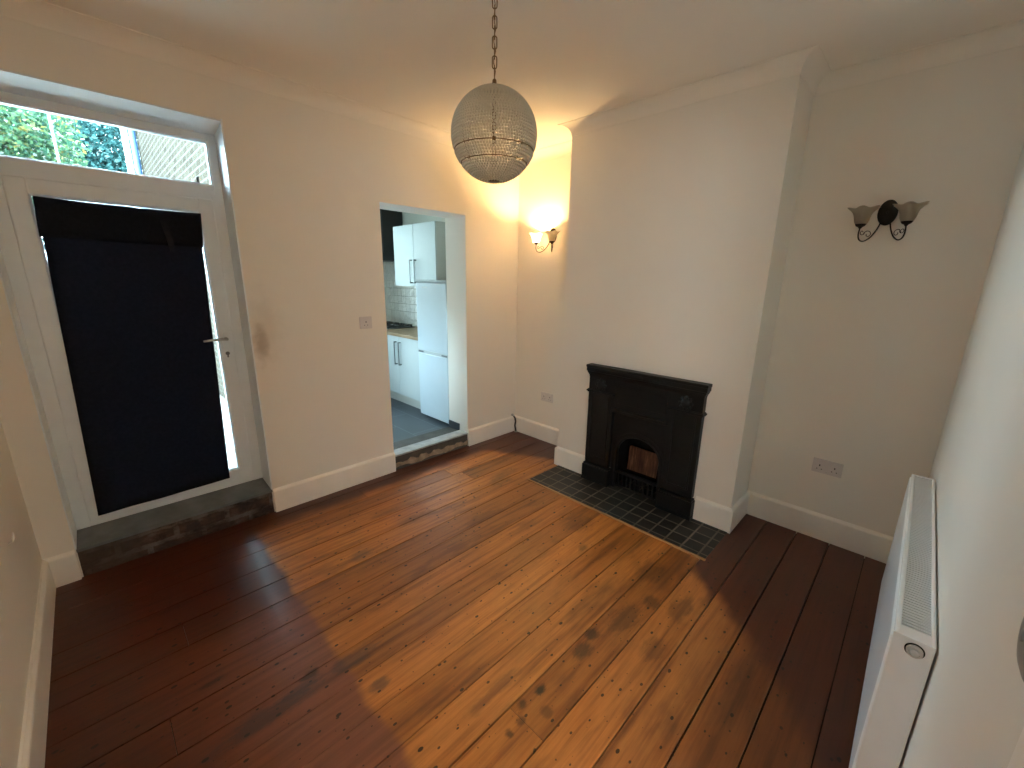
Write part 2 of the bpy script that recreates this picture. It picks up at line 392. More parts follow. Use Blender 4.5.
class B:
    """collects shapes in world coordinates; make() turns them into one mesh object with its origin at `org`."""
    def __init__(s): s.bm = bmesh.new()
    def box(s, x0, x1, y0, y1, z0, z1, bev=0., seg=2, mi=0):
        t = bmesh.new()
        bmesh.ops.create_cube(t, size=1)
        for v in t.verts:
            v.co = Vector(((x0 + x1) / 2 + v.co.x * (x1 - x0), (y0 + y1) / 2 + v.co.y * (y1 - y0), (z0 + z1) / 2 + v.co.z * (z1 - z0)))
        if bev: bmesh.ops.bevel(t, geom=list(t.edges), offset=bev, segments=seg, profile=.5, affect='EDGES')
        return s.add(t, mi)
    def add(s, t, mi=0, mat=None):
        if mat is not None: t.transform(mat)
        if mi:
            for f in t.faces: f.material_index = mi
        me = bpy.data.meshes.new('tmp'); t.to_mesh(me); t.free()
        n = len(s.bm.faces)
        s.bm.from_mesh(me); bpy.data.meshes.remove(me)
        return s
    def cyl(s, p0, p1, r0, r1=None, n=24, mi=0, cap=True):
        p0, p1 = Vector(p0), Vector(p1); r1 = r0 if r1 is None else r1
        t = bmesh.new()
        bmesh.ops.create_cone(t, cap_ends=cap, segments=n, radius1=r0, radius2=r1, depth=(p1 - p0).length)
        q = (p1 - p0).to_track_quat('Z', 'Y')
        return s.add(t, mi, Matrix.Translation((p0 + p1) / 2) @ q.to_matrix().to_4x4())
    def sph(s, c, r, sc=(1, 1, 1), n=16, mi=0):
        t = bmesh.new(); bmesh.ops.create_uvsphere(t, u_segments=n, v_segments=n // 2 + 1, radius=r)
        return s.add(t, mi, Matrix.Translation(c) @ Matrix.Diagonal((*sc, 1)))
    def tube(s, pts, r, n=10, closed=False, mi=0):
        pts = [Vector(p) for p in pts]; k = len(pts); rs = r if isinstance(r, (list, tuple)) else [r] * k
        t = bmesh.new(); rings = []; up = None
        for i, p in enumerate(pts):
            a = pts[(i - 1) % k] if (closed or i) else p; b = pts[(i + 1) % k] if (closed or i < k - 1) else p
            d = (b - a).normalized()
            if up is None:
                up = Vector((0, 0, 1)) if abs(d.z) < .9 else Vector((1, 0, 0))
            u = (up - d * up.dot(d)).normalized(); up = u; w = d.cross(u)
            rings.append([t.verts.new(p + (u * math.cos(2 * PI * j / n) + w * math.sin(2 * PI * j / n)) * rs[i]) for j in range(n)])
        for i in range(k if closed else k - 1):
            A, Bq = rings[i], rings[(i + 1) % k]
            for j in range(n): t.faces.new((A[j], A[(j + 1) % n], Bq[(j + 1) % n], Bq[j]))
        if not closed:
            t.faces.new(list(reversed(rings[0]))); t.faces.new(rings[-1])
        return s.add(t, mi)
    def lathe(s, c, prof, n=32, mi=0, axis='Z'):
        t = bmesh.new(); rings = []
        for r, z in prof:
            rings.append([t.verts.new((max(r, 1e-5) * math.cos(2 * PI * j / n), max(r, 1e-5) * math.sin(2 * PI * j / n), z)) for j in range(n)])
        for A, Bq in zip(rings, rings[1:]):
            for j in range(n): t.faces.new((A[j], A[(j + 1) % n], Bq[(j + 1) % n], Bq[j]))
        t.faces.new(list(reversed(rings[0]))); t.faces.new(rings[-1])
        q = Matrix.Identity(4)
        if axis == '-X': q = Matrix.Rotation(-PI / 2, 4, 'Y')
        if axis == '-Y': q = Matrix.Rotation(PI / 2, 4, 'X')
        if axis == '+Y': q = Matrix.Rotation(-PI / 2, 4, 'X')
        return s.add(t, mi, Matrix.Translation(c) @ q)
    def sweep(s, path, prof, closed=False, mi=0):
        """profile (offset to the left of travel, z) swept along a plan path with mitred corners"""
        P = [Vector(p) for p in path]; k = len(P)
        def nrm(a, b):
            d = (b - a).normalized(); return Vector((-d.y, d.x))
        t = bmesh.new(); rows = []
        for i, p in enumerate(P):
            n0 = nrm(P[i - 1], p) if (closed or i) else None
            n1 = nrm(p, P[(i + 1) % k]) if (closed or i < k - 1) else None
            if n0 is None: m = n1
            elif n1 is None: m = n0
            else:
                m = n0 + n1; m = m / max(1e-6, m.dot(n0))
            rows.append([t.verts.new((p.x + m.x * o, p.y + m.y * o, z)) for o, z in prof])
        q = len(prof)
        for i in range(k if closed else k - 1):
            A, Bq = rows[i], rows[(i + 1) % k]
            for j in range(q): t.faces.new((A[j], Bq[j], Bq[(j + 1) % q], A[(j + 1) % q]))
        if not closed:
            t.faces.new(rows[0]); t.faces.new(list(reversed(rows[-1])))
        bmesh.ops.recalc_face_normals(t, faces=t.faces)
        return s.add(t, mi)
    def poly(s, pts, d, mi=0):
        """a flat outline (3D points) pushed along vector d"""
        t = bmesh.new(); vs = [t.verts.new(p) for p in pts]; d = Vector(d)
        ws = [t.verts.new(Vector(p) + d) for p in pts]
        t.faces.new(vs); t.faces.new(list(reversed(ws)))
        n = len(vs)
        for i in range(n): t.faces.new((vs[i], ws[i], ws[(i + 1) % n], vs[(i + 1) % n]))
        bmesh.ops.recalc_face_normals(t, faces=t.faces)
        return s.add(t, mi)
    def make(s, name, mats, parent=None, org=None, smooth_=False, **kw):
        me = bpy.data.meshes.new(name); s.bm.to_mesh(me); s.bm.free()
        for m in (mats if isinstance(mats, (list, tuple)) else [mats]): me.materials.append(M[m] if isinstance(m, str) else m)
        o = bpy.data.objects.new(name, me)
        if org is None:
            org = WORG.get(parent.name, Vector()) if parent is not None else Vector()
        org = Vector(org)
        me.transform(Matrix.Translation(-org))
        if smooth_: me.polygons.foreach_set('use_smooth', [True] * len(me.polygons))
        link(o, parent, **kw)
        po = WORG.get(parent.name, Vector()) if parent is not None else Vector()
        o.location = org - po
        WORG[o.name] = org
        return o
WORG = {}
def empty(name, loc, **kw):
    o = bpy.data.objects.new(name, None); link(o, **kw); o.location = loc; o.empty_display_size = .1
    WORG[o.name] = Vector(loc); return o

# ------------------------------------------------------------------ the room shell
def floor():
    seams = [.0, -.094, -.256, -.394, -.564, -.728, -.892, -1.056, -1.214, -1.382, -1.538, -1.705, -1.867, -2.035, -2.199, -2.362, -2.528, -2.697, -2.865, -L]
    joints = {1: [-1.77], 2: [-1.11], 3: [-1.03], 5: [-2.898], 8: [-3.0], 12: [-2.9], 13: [-2.115], 10: [-3.1]}
    bm = bmesh.new(); lay = None; vals = []
    for i, (a, b) in enumerate(zip(seams, seams[1:])):
        xs = [-W] + sorted(joints.get(i, [])) + [0.0]
        for x0, x1 in zip(xs, xs[1:]):
            g = .0021 if i not in (4, 5, 8, 12, 13, 15, 16) else .0034
            t = bmesh.new(); bmesh.ops.create_cube(t, size=1)
            for v in t.verts:
                v.co = Vector(((x0 + x1) / 2 + v.co.x * (x1 - x0 - .0022), (a + b) / 2 + v.co.y * (a - b - 2 * g), -.011 + v.co.z * .022))
            n = len(t.faces); r = random.random()
            me = bpy.data.meshes.new('t'); t.to_mesh(me); t.free(); bm.from_mesh(me); bpy.data.meshes.remove(me)
            vals += [r] * n
    # dark void below the gaps
    t = bmesh.new(); bmesh.ops.create_cube(t, size=1)
    for v in t.verts: v.co = Vector((-W / 2 + v.co.x * (W + .2), -L / 2 + .05 + v.co.y * (L + .3), -.06 + v.co.z * .07))
    for f in t.faces: f.material_index = 1
    me = bpy.data.meshes.new('t'); t.to_mesh(me); t.free(); bm.from_mesh(me); bpy.data.meshes.remove(me); vals += [0.] * 6
    me = bpy.data.meshes.new('floor'); bm.to_mesh(me); bm.free()
    me.materials.append(M['floor']); me.materials.append(M['ash'])
    at = me.attributes.new('rnd', 'FLOAT', 'FACE'); at.data.foreach_set('value', vals)
    o = bpy.data.objects.new('floor', me)
    link(o, kind='structure', label='varnished pine floorboards, honey coloured with a dark stained border', cat='floor')
floor()

T = .12
def S(b, name, mats, label, cat, **kw): return b.make(name, mats, kind='structure', label=label, cat=cat, **kw)

S(B().box(-W - .3, .3, -L - .3, TA, H, H + .15), 'ceiling', 'ceil', 'plain white ceiling of the empty room', 'ceiling')
S(B().box(-W - T, -W, -L - T, TA, -.1, H + .05), 'wall_left', 'wall', 'plain off-white wall at the left edge, beside the back door', 'wall')
b = B()
b.box(-W - .01, DX0, 0, TA, -.1, H + .05).box(DX1, KX0, 0, TA, -.1, H + .05).box(KX1, .06, 0, TA, -.1, H + .05)
b.box(DX0 - .001, DX1 + .001, 0, TA, DZ, H + .05).box(KX0 - .001, KX1 + .001, 0, TA, KZ, H + .05)
S(b, 'wall_back', 'wall_s', 'off-white wall with the back door and the kitchen opening', 'wall')
S(B().box(0, T, -L - T, 0, -.1, H + .05), 'wall_fireplace', 'wall', 'off-white wall of both alcoves beside the chimney breast', 'wall')
# right wall with a doorway beside the viewer
RDX0, RDX1, RDZ = -3.20, -2.43, 2.02
b = B().box(RDX1, T, -L - T, -L, -.1, H + .05).box(-W - T, RDX0, -L - T, -L, -.1, H + .05).box(RDX0 - .001, RDX1 + .001, -L - T, -L, RDZ, H + .05)
S(b, 'wall_right', 'wall', 'off-white wall behind the radiator', 'wall')
# chimney breast with firebox recess
FB0, FB1, FBZ = -1.361, -1.765, .56
b = B().box(X0, 0, FB0, YL, -.05, H + .02).box(X0, 0, YR, FB1, -.05, H + .02).box(X0, 0, FB1 - .001, FB0 + .001, FBZ, H + .02)
b.box(X0 + .30, 0, FB1 - .001, FB0 + .001, -.05, FBZ + .001)
S(b, 'wall_chimney', 'wall', 'off-white chimney breast projecting between the alcoves', 'wall')

# coving
prof = [(0, H - .0745), (.0025, H - .0745)]
for i in range(0, 11):
    a = i / 10 * PI / 2
    prof.append((.003 + .067 * (1 - math.cos(a)), H - .0725 + .069 * math.sin(a)))
prof += [(.0735, H - .0035), (.0745, H - .0035), (.0745, H + .001), (0, H + .001)]
loop = [(-W, -L), (0, -L), (0, YR), (X0, YR), (X0, YL), (0, YL), (0, 0), (-W, 0)]
S(B().sweep(loop, prof, True), 'trim_1', 'ceil', 'plaster coving running round the top of the walls', 'coving')

# skirting boards
SKH = .162
sp = [(0, 0), (.02, 0), (.02, SKH - .016), (.017, SKH - .009), (.009, SKH - .003), (.007, SKH), (0, SKH)]
S(B().sweep([(-RDX1 * -1 + .08, -L), (0, -L), (0, YR), (X0, YR), (X0, -2.002)], sp), 'baseboard_right', 'trim', 'white skirting from behind the radiator round the right alcove to the fireplace', 'skirting board')
S(B().sweep([(X0, -1.126), (X0, YL), (0, YL), (0, 0), (KX1, 0)], sp), 'baseboard_fireplace', 'trim', 'white skirting of the left alcove from fireplace to kitchen opening', 'skirting board')
S(B().sweep([(KX0, 0), (DX1 + .004, 0)], sp), 'baseboard_back', 'trim', 'white skirting between the back door and the kitchen opening', 'skirting board')
S(B().sweep([(DX0 - .006, 0), (-W, 0), (-W, -L)], sp), 'baseboard_left', 'trim', 'white skirting of the left wall turning the corner to the back door', 'skirting board')

# hearth
b = B().box(-.725, X0 + .26, -2.22, -.868, -.004, .004)
S(b, 'trim_2', 'hearth', 'small black hearth tiles set flush in front of the fireplace', 'hearth')
b = B().box(-.743, -.725, -2.225, -.862, -.004, .0065, .002, 1)
S(b, 'trim_3', 'bead_trim', 'thin pale timber edging along the front of the hearth tiles', 'hearth edging')

# step below the back door: rough brick face and grey sill
b = B()
t = bmesh.new(); nx, nz = 60, 10; grid = []
for j in range(nz + 1):
    row = []
    for i in range(nx + 1):
        x = DX0 - .004 + (DX1 - DX0 + .008) * i / nx; z = -.03 + .18 * j / nz
        row.append(t.verts.new((x, .012 + random.uniform(-.004, .004) + .006 * math.sin(i * .7) * math.sin(j * .9), z)))
    grid.append(row)
for j in range(nz):
    for i in range(nx): t.faces.new((grid[j][i], grid[j][i + 1], grid[j + 1][i + 1], grid[j + 1][i]))
b.add(t); b.box(DX0 - .01, DX1 + .01, .024, TA, -.09, .15)
S(b, 'trim_4', 'rubble', 'crumbling dark brick step under the back door', 'step')
b = B()
b.poly([(DX0, -.012, .148), (DX0, -.012, .163), (DX0, .20, .192), (DX0, .20, .14)], (DX1 - DX0, 0, 0))
S(b, 'trim_5', 'rendergrey', 'grey sill slab between the back door frame and the brick step', 'sill')

# threshold of the kitchen opening
b = B()
TW = KX1 - KX0
b.poly([(KX0, -.004, .118), (KX0, -.004, .130), (KX0, .03, .132), (KX0, .115, .128), (KX0, .125, .05), (KX0, .1, .05)], (TW, 0, 0))
S(b, 'trim_6', 'slab', 'pale grey threshold strip of the kitchen opening', 'threshold')
b = B().box(KX0, KX1, .004, TA, -.02, .1185)
S(b, 'trim_7', 'cement', 'dark cement face under the kitchen threshold strip', 'threshold')
pts = []
for i in range(31):
    x = KX0 + TW * i / 30
    pts.append((x, -.002, .058 + .010 * math.sin(i * 1.3) + random.uniform(-.009, .009)))
low = [(KX0 + TW * i / 30, -.002, .016 + .008 * math.sin(i * .55) + random.uniform(-.003, .003)) for i in range(31)]
S(B().poly(pts + list(reversed(low)), (0, .02, 0)), 'trim_8', 'plaster', 'ragged strip of broken plaster under the kitchen threshold', 'threshold')

# ------------------------------------------------------------------ back door
FY = .16                                   # frame front plane
door = empty('door_1', (-2.754, FY, .19), kind='structure', label='white back door with a transom window, half covered by a black blind', cat='door')
FX0, FX1, FZ0, FZ1 = -3.203, -2.306, .19, 2.290
JW = .062
# white splayed reveal lining from the wall face back to the frame
b = B()
b.poly([(DX1 + .004, -.004, .16), (DX1 - .004, -.006, .16), (FX1 - .002, FY + .01, .16), (FX1 + .02, FY + .01, .16)], (0, 0, DZ - .15))
b.poly([(DX0 - .004, -.004, .16), (DX0 + .002, -.006, .16), (FX0 + .004, FY + .01, .16), (FX0 - .02, FY + .01, .16)], (0, 0, DZ - .15))
b.poly([(DX0, -.004, DZ + .004), (DX0, -.006, DZ - .004), (DX0, FY + .01, FZ1 - .002), (DX0, FY + .01, FZ1 + .03)], (DX1 - DX0, 0, 0))
b.make('reveal_lining', 'upvc', door)
b = B()
b.box(FX0, FX0 + JW, FY, FY + .07, FZ0, FZ1, .006)
b.box(FX1 - JW, FX1, FY, FY + .07, FZ0, 1.98, .006)
b.box(FX1 - .042, FX1, FY + .0003, FY + .0697, 1.96, FZ1, .006)
b.box(FX0 + JW - .004, FX1 - .038, FY + .001, FY + .069, FZ1 - .040, FZ1 - .001, .006)           # head
b.box(FX0 + JW - .004, FX1 - .038, FY + .001, FY + .069, 1.942, 2.026, .006)                       # transom bar
b.box(FX0 + JW - .004, FX1 - JW + .004, FY + .001, FY + .069, FZ0, FZ0 + .045, .006)             # cill
b.make('door_frame', 'upvc', door)
# glazing bead of the transom
b = B()
def rim(b, x0, x1, z0, z1, w, y0, y1, bev=.003):
    b.box(x0, x0 + w, y0, y1, z0, z1, bev).box(x1 - w, x1, y0, y1, z0, z1, bev)
    b.box(x0 + w - .001, x1 - w + .001, y0 + .0005, y1, z0, z0 + w, bev).box(x0 + w - .001, x1 - w + .001, y0 + .0005, y1, z1 - w, z1, bev)
TX0, TX1, TZ0, TZ1 = FX0 + JW, FX1 - .042, 2.026, FZ1 - .040
rim(b, TX0 - .004, TX1 + .004, TZ0 - .004, TZ1 + .004, .009, FY + .012, FY + .055)
b.make('transom_bead', 'upvc', door)
B().box(TX0, TX1, FY + .034, FY + .040, TZ0, TZ1).make('transom_pane', 'glass', door)
# leaf, lapping a little over the frame
LX0, LX1, LZ0, LZ1 = -3.145, -2.362, .226, 1.946
b = B()
SW = .074
b.box(LX0, LX0 + SW, FY - .012, FY + .05, LZ0, LZ1, .007).box(LX1 - SW, LX1, FY - .012, FY + .05, LZ0, LZ1, .007)
b.box(LX0 + SW - .004, LX1 - SW + .004, FY - .0115, FY + .05, LZ1 - SW, LZ1 - .0005, .007).box(LX0 + SW - .004, LX1 - SW + .004, FY - .0115, FY + .05, LZ0 + .0005, LZ0 + SW + .005, .007)
leaf = b.make('door_leaf', 'upvc', door)
b = B(); rim(b, LX0 + SW - .005, LX1 - SW + .005, LZ0 + SW, LZ1 - SW + .005, .010, FY + .0, FY + .035)
b.make('glazing_bead', 'upvc', leaf)
B().box(LX0 + SW - .002, LX1 - SW + .002, FY + .018, FY + .024, LZ0 + SW, LZ1 - SW).make('door_pane', 'glass', leaf)
# lever handle on a long plate with keyhole
hx, hz = -2.405, 1.155
b = B()
pl = []
for i in range(24):
    a = 2 * PI * i / 24
    pl.append((hx + .015 * math.cos(a), FY - .012, hz - .055 + (.075 if math.sin(a) >= 0 else -.075) + .015 * math.sin(a)))
b.poly(pl, (0, -.008, 0))
hd = b.make('door_handle', 'upvc', door)
b = B().cyl((hx, FY - .02, hz), (hx, FY - .052, hz), .010).tube([(hx + .006, FY - .05, hz), (hx - .02, FY - .052, hz + .001), (hx - .07, FY - .053, hz), (hx - .115, FY - .05, hz - .004)], [.009, .0085, .008, .0055], 12)
b.make('lever', 'steel', hd, smooth_=True, label='silver lever')
b = B().cyl((hx, FY - .019, hz - .09), (hx, FY - .0225, hz - .09), .011).box(hx - .004, hx + .004, FY - .0225, FY - .019, hz - .115, hz - .09)
b.make('keyhole', 'darksteel', hd, label='dark metal keyhole')

# black fabric blind hanging on the leaf (a sheet with depth, folds and a doubled valance)
bl = empty('door_blind', (-2.78, FY - .03, .29), label='black fabric blind hung over the glass of the back door', cat='blind')
def cloth(name, corners, y0, nx, nz, fold, parent, seed, bulge=.0):
    rnd = random.Random(seed)
    ph = [rnd.uniform(0, 6.3) for _ in range(6)]
    (ax, az), (bx_, bz), (cx, cz), (dx, dz) = corners     # tl tr br bl
    t = bmesh.new(); rows = []
    for j in range(nz + 1):
        v = j / nz; row = []
        for i in range(nx + 1):
            u = i / nx
            x = (ax * (1 - u) + bx_ * u) * (1 - v) + (dx * (1 - u) + cx * u) * v
            z = (az * (1 - u) + bz * u) * (1 - v) + (dz * (1 - u) + cz * u) * v
            y = y0 - fold * (.5 + .25 * math.sin(u * 9 + ph[0] + v * 2) + .25 * math.sin(u * 17 + ph[1] - v * 3)) * (.4 + .6 * v) - bulge * math.sin(v * PI)
            if bulge: z -= .006 * math.sin(u * PI) * (1 - v)
            row.append(t.verts.new((x, y, z)))
        rows.append(row)
    for j in range(nz):
        for i in range(nx): t.faces.new((rows[j][i], rows[j + 1][i], rows[j + 1][i + 1], rows[j][i + 1]))
    g = bmesh.ops.solidify(t, geom=list(t.faces), thickness=.003)
    bmesh.ops.recalc_face_normals(t, faces=t.faces)
    b = B(); b.add(t)
    return b.make(name, 'blind', parent, smooth_=True)
cloth('fabric', [(-3.056, 1.84), (-2.445, 1.84), (-2.496, .262), (-3.107, .250)], FY - .020, 26, 40, .010, bl, 3)
cloth('valance', [(-3.062, 1.866), (-2.434, 1.862), (-2.450, 1.678), (-3.070, 1.688)], FY - .028, 40, 8, .018, bl, 5, .004)
b = B().poly([(-2.62, FY - .056, 1.80), (-2.60, FY - .056, 1.80), (-2.575, FY - .062, 1.655), (-2.60, FY - .062, 1.65)], (0, .006, 0))
b.make('tie_strap', 'blind', bl)

# ------------------------------------------------------------------ doorway beside the viewer in the radiator wall
d2 = empty('door_2', (-2.815, -L, 0), kind='structure', label='cream door casing at the bottom right edge', cat='door')
b = B()
for z0, z1, x0, x1 in ((0, RDZ + .07, RDX1 + .0, RDX1 + .060), (0, RDZ + .07, RDX0 - .075, RDX0), (RDZ, RDZ + .07, RDX0, RDX1)):
    b.box(x0, x1, -L, -L + .018, z0, z1, .004)
b.make('casing', 'trim', d2)
b = B().box(RDX1 - .02, RDX1, -L - T, -L + .002, 0, RDZ).box(RDX0, RDX0 + .02, -L - T, -L + .002, 0, RDZ).box(RDX0, RDX1, -L - T, -L + .002, RDZ - .02, RDZ)
b.make('lining', 'trim', d2)
# hall behind the viewer, with two glowing globes added to light the room
HX0, HX1, HY0 = -4.5, -1.9, -5.4
S(B().box(HX0, HX1, HY0, -L - T, -.1, -.001), 'floor_hall', 'bead_trim', 'hall floor behind the viewer', 'floor')
S(B().box(HX0 - .1, HX1 + .1, HY0 - .1, -L, H, H + .14), 'ceiling_hall', 'ceil', 'hall ceiling behind the viewer', 'ceiling')
b = B().box(HX1, HX1 + .1, HY0 - .1, -L - T + .01, -.1, H + .02)
b.box(HX0 - .1, -W - T + .01, -L - T, -L - T + .1, -.1, H + .02)
S(b, 'wall_hall', 'kwall', 'hall wall behind the viewer', 'wall')
S(B().box(HX0 - .1, HX1 + .1, HY0 - .1, HY0, -.1, H + .02).box(HX0 - .1, HX0, HY0, -L, -.1, H + .02), 'wall_hall_end', 'kwall', 'far hall wall behind the viewer', 'wall')
def fill_globe(x, y, z, r, label):  # unseen globe added as fill light, shining in through the doorway
    root = empty('hall_fill_light', (x, y, H), label=label, cat='pendant light', group='added fill lights in the hall')
    B().lathe((x, y, H - .03), [(.03, 0), (.045, .012), (.045, .03)], 24).cyl((x, y, z + r), (x, y, H - .02), .004).make('flex', 'trim', root)
    b = B()
    prof = []
    for i in range(41):
        a = -PI / 2 * .9 + PI * .9 * i / 40
        prof.append((r * math.cos(a) * (1 + .012 * math.cos(i * PI)), r * math.sin(a)))
    b.lathe((x, y, z), prof, 40)
    b.make('globe', 'fill_globe', root, smooth_=True)
fill_globe(-3.70, -4.25, 1.75, .22, 'round added fill light in the hall farther from the doorway')
fill_globe(-4.15, -3.82, 1.75, .22, 'round added fill light in the hall nearer to the dividing wall')

# ------------------------------------------------------------------ fireplace
fp = empty('fireplace', (X0, -1.58, 0), label='black cast iron fireplace on the chimney breast with a copper plate in its grate', cat='fireplace')
yl, yr = -1.143, -1.985
# mantel shelf with mouldings below
b = B()
def mould(b, y0, y1, prof):      # profile (projection, z) run across the front, with returned ends
    n = len(prof); t = bmesh.new(); A = []; Z = []
    rows = []
    for o, z in prof:
        rows.append([t.verts.new((X0, y0 + o, z)), t.verts.new((X0 - o - .045, y0 + o, z)), t.verts.new((X0 - o - .045, y1 - o, z)), t.verts.new((X0, y1 - o, z))])
    for r0, r1 in zip(rows, rows[1:]):
        for j in range(3): t.faces.new((r0[j], r0[j + 1], r1[j + 1], r1[j]))
    t.faces.new(rows[0]); t.faces.new(list(reversed(rows[-1])))
    bmesh.ops.recalc_face_normals(t, faces=t.faces)
    b.add(t)
mould(b, yl, yr, [(0, .835), (.003, .848), (.010, .862), (.013, .866), (.013, .874), (.019, .880), (.019, .905), (.022, .908), (.022, .922), (.019, .926)])
b.make('mantel_shelf', 'iron', fp)
b = B().box(X0 - .045, X0, yr, yl, .628, .84)
b.box(X0 - .051, X0 - .044, yr + .225, yl - .225, .675, .80, .003)
b.make('frieze', 'iron', fp)
# pilasters
for s, (a, c) in (('l', (-1.355, yl)), ('r', (yr, -1.772))):
    b = B().box(X0 - .045, X0, a, c, .15, .64, .003)
    b.box(X0 - .053, X0 - .044, a + .03, a + .042, .20, .70, .003).box(X0 - .053, X0 - .044, c - .042, c - .03, .20, .70, .003)
    b.box(X0 - .053, X0 - .044, a + .042, c - .042, .20, .212, .003)
    p = b.make('pilaster', 'iron', fp)
    b = B(); 
    for o, z0, z1 in ((.008, .715, .722), (.014, .722, .734), (.008, .734, .740)):
        b.box(X0 - .045 - o, X0, a - o, c + o, z0, z1, .002)
    b.make('capital', 'iron', p)
    b = B().sph((X0 - .052, (a + c) / 2, .785), .034, (.4, 1, 1), 20)
    for k in range(8):
        q = 2 * PI * k / 8
        b.sph((X0 - .053, (a + c) / 2 + .036 * math.cos(q), .785 + .036 * math.sin(q)), .013, (.6, 1, 1), 10)
    b.make('rosette', 'iron', p, smooth_=True)
    b = B().box(X0 - .062, X0, a - .012, c + .012, .003, .128, .003).box(X0 - .056, X0, a - .007, c + .007, .126, .142, .005, 3).box(X0 - .066, X0, a - .014, c + .014, .003, .022, .003)
    b.make('plinth', 'iron', p)
# register plate with an arched fire opening
YC = -1.564
def arch(hw, zs, top, n=24, z0=.0):
    pts = [(YC + hw, z0)] + [(YC + hw * math.cos(PI * i / n), zs + (top - zs) * math.sin(PI * i / n)) for i in range(n + 1)] + [(YC - hw, z0)]
    return pts
b = B(); t = bmesh.new()
inner = arch(.165, .29, .435); n = len(inner)
outer = []
for i, (y, z) in enumerate(inner):
    if i == 0: outer.append((-1.355, 0.)); continue
    if i == n - 1: outer.append((-1.772, 0.)); continue
    a = PI * (i - 1) / (n - 3)
    yy = YC + 1.0 * math.cos(a); zz = .29 + 1.0 * math.sin(a)
    # clip the ray to the rectangle
    k = min([.21 / abs(math.cos(a)) if abs(math.cos(a)) > 1e-6 else 9, .34 / math.sin(a) if math.sin(a) > 1e-6 else 9])
    outer.append((min(-1.355, max(-1.772, YC + k * math.cos(a))), .29 + k * math.sin(a)))
vi = [t.verts.new((X0 - .012, y, z)) for y, z in inner]; vo = [t.verts.new((X0 - .012, y, z)) for y, z in outer]
vb = [t.verts.new((X0 + .02, y, z)) for y, z in inner]
for i in range(n - 1):
    t.faces.new((vo[i], vo[i + 1], vi[i + 1], vi[i])); t.faces.new((vi[i], vi[i + 1], vb[i + 1], vb[i]))
bmesh.ops.recalc_face_normals(t, faces=t.faces)
b.add(t)
reg = b.make('register_plate', 'iron', fp)
b = B().tube([(X0 - .013, y, max(z, .004)) for y, z in arch(.172, .29, .445)], .0065, 8)
b.tube([(X0 - .013, y, max(z, .004)) for y, z in arch(.20, .29, .482)], .004, 8)
b.make('arch_moulding', 'iron', reg)
b = B().box(X0 - .05, X0 - .008, -1.772, -1.355, .600, .630, .006).box(X0 - .056, X0 - .04, -1.778, -1.349, .622, .634, .003)
b.make('lintel_moulding', 'iron', reg)
# firebox lining, hood canopy, grate
b = B().box(X0 + .02, X0 + .295, FB1 + .003, FB1 + .02, .005, FBZ - .005).box(X0 + .02, X0 + .295, FB0 - .02, FB0 - .003, .005, FBZ - .005).box(X0 + .275, X0 + .295, FB1 + .02, FB0 - .02, .005, FBZ - .005).box(X0 + .02, X0 + .295, FB1 + .003, FB0 - .003, FBZ - .02, FBZ - .005)
b.make('firebox_lining', 'soot', fp)
b = B().box(X0 - .02, X0 + .012, -1.728, -1.400, .128, .148, .003)
for k in range(9):
    y = -1.426 - k * .0345
    b.box(X0 - .012, X0 + .0, y - .005, y + .005, .03, .13, .002)
b.box(X0 - .016, X0 + .004, -1.728, -1.400, .02, .036, .003)
b.make('grate', 'iron', fp)
b = B().poly([(X0 + .035, -1.474, .166), (X0 + .035, -1.700, .168), (X0 + .045, -1.708, .346), (X0 + .045, -1.490, .354), (X0 + .045, -1.476, .345)], (-.008, 0, 0))
b.make('copper_plate', 'copper', fp, label='tarnished copper brown plate behind the grate')

# ------------------------------------------------------------------ wall lights
def shade_bm(c):
    t = bmesh.new(); n = 60; rows = []
    prof = [(.020, -.002), (.026, .006), (.031, .020), (.034, .036), (.039, .052), (.050, .066), (.064, .078)]
    for k, (r, z) in enumerate(prof):
        row = []
        f = (k / (len(prof) - 1)) ** 2.2
        for j in range(n):
            a = 2 * PI * j / n
            w = math.cos(6 * a)
            row.append(t.verts.new((c[0] + r * (1 + .13 * f * w) * math.cos(a), c[1] + r * (1 + .13 * f * w) * math.sin(a), c[2] + z + .004 * f * w)))
        rows.append(row)
    for A, Q in zip(rows, rows[1:]):
        for j in range(n): t.faces.new((A[j], A[(j + 1) % n], Q[(j + 1) % n], Q[j]))
    bmesh.ops.solidify(t, geom=list(t.faces), thickness=.0025)
    bmesh.ops.recalc_face_normals(t, faces=t.faces)
    b = B(); b.add(t); return b

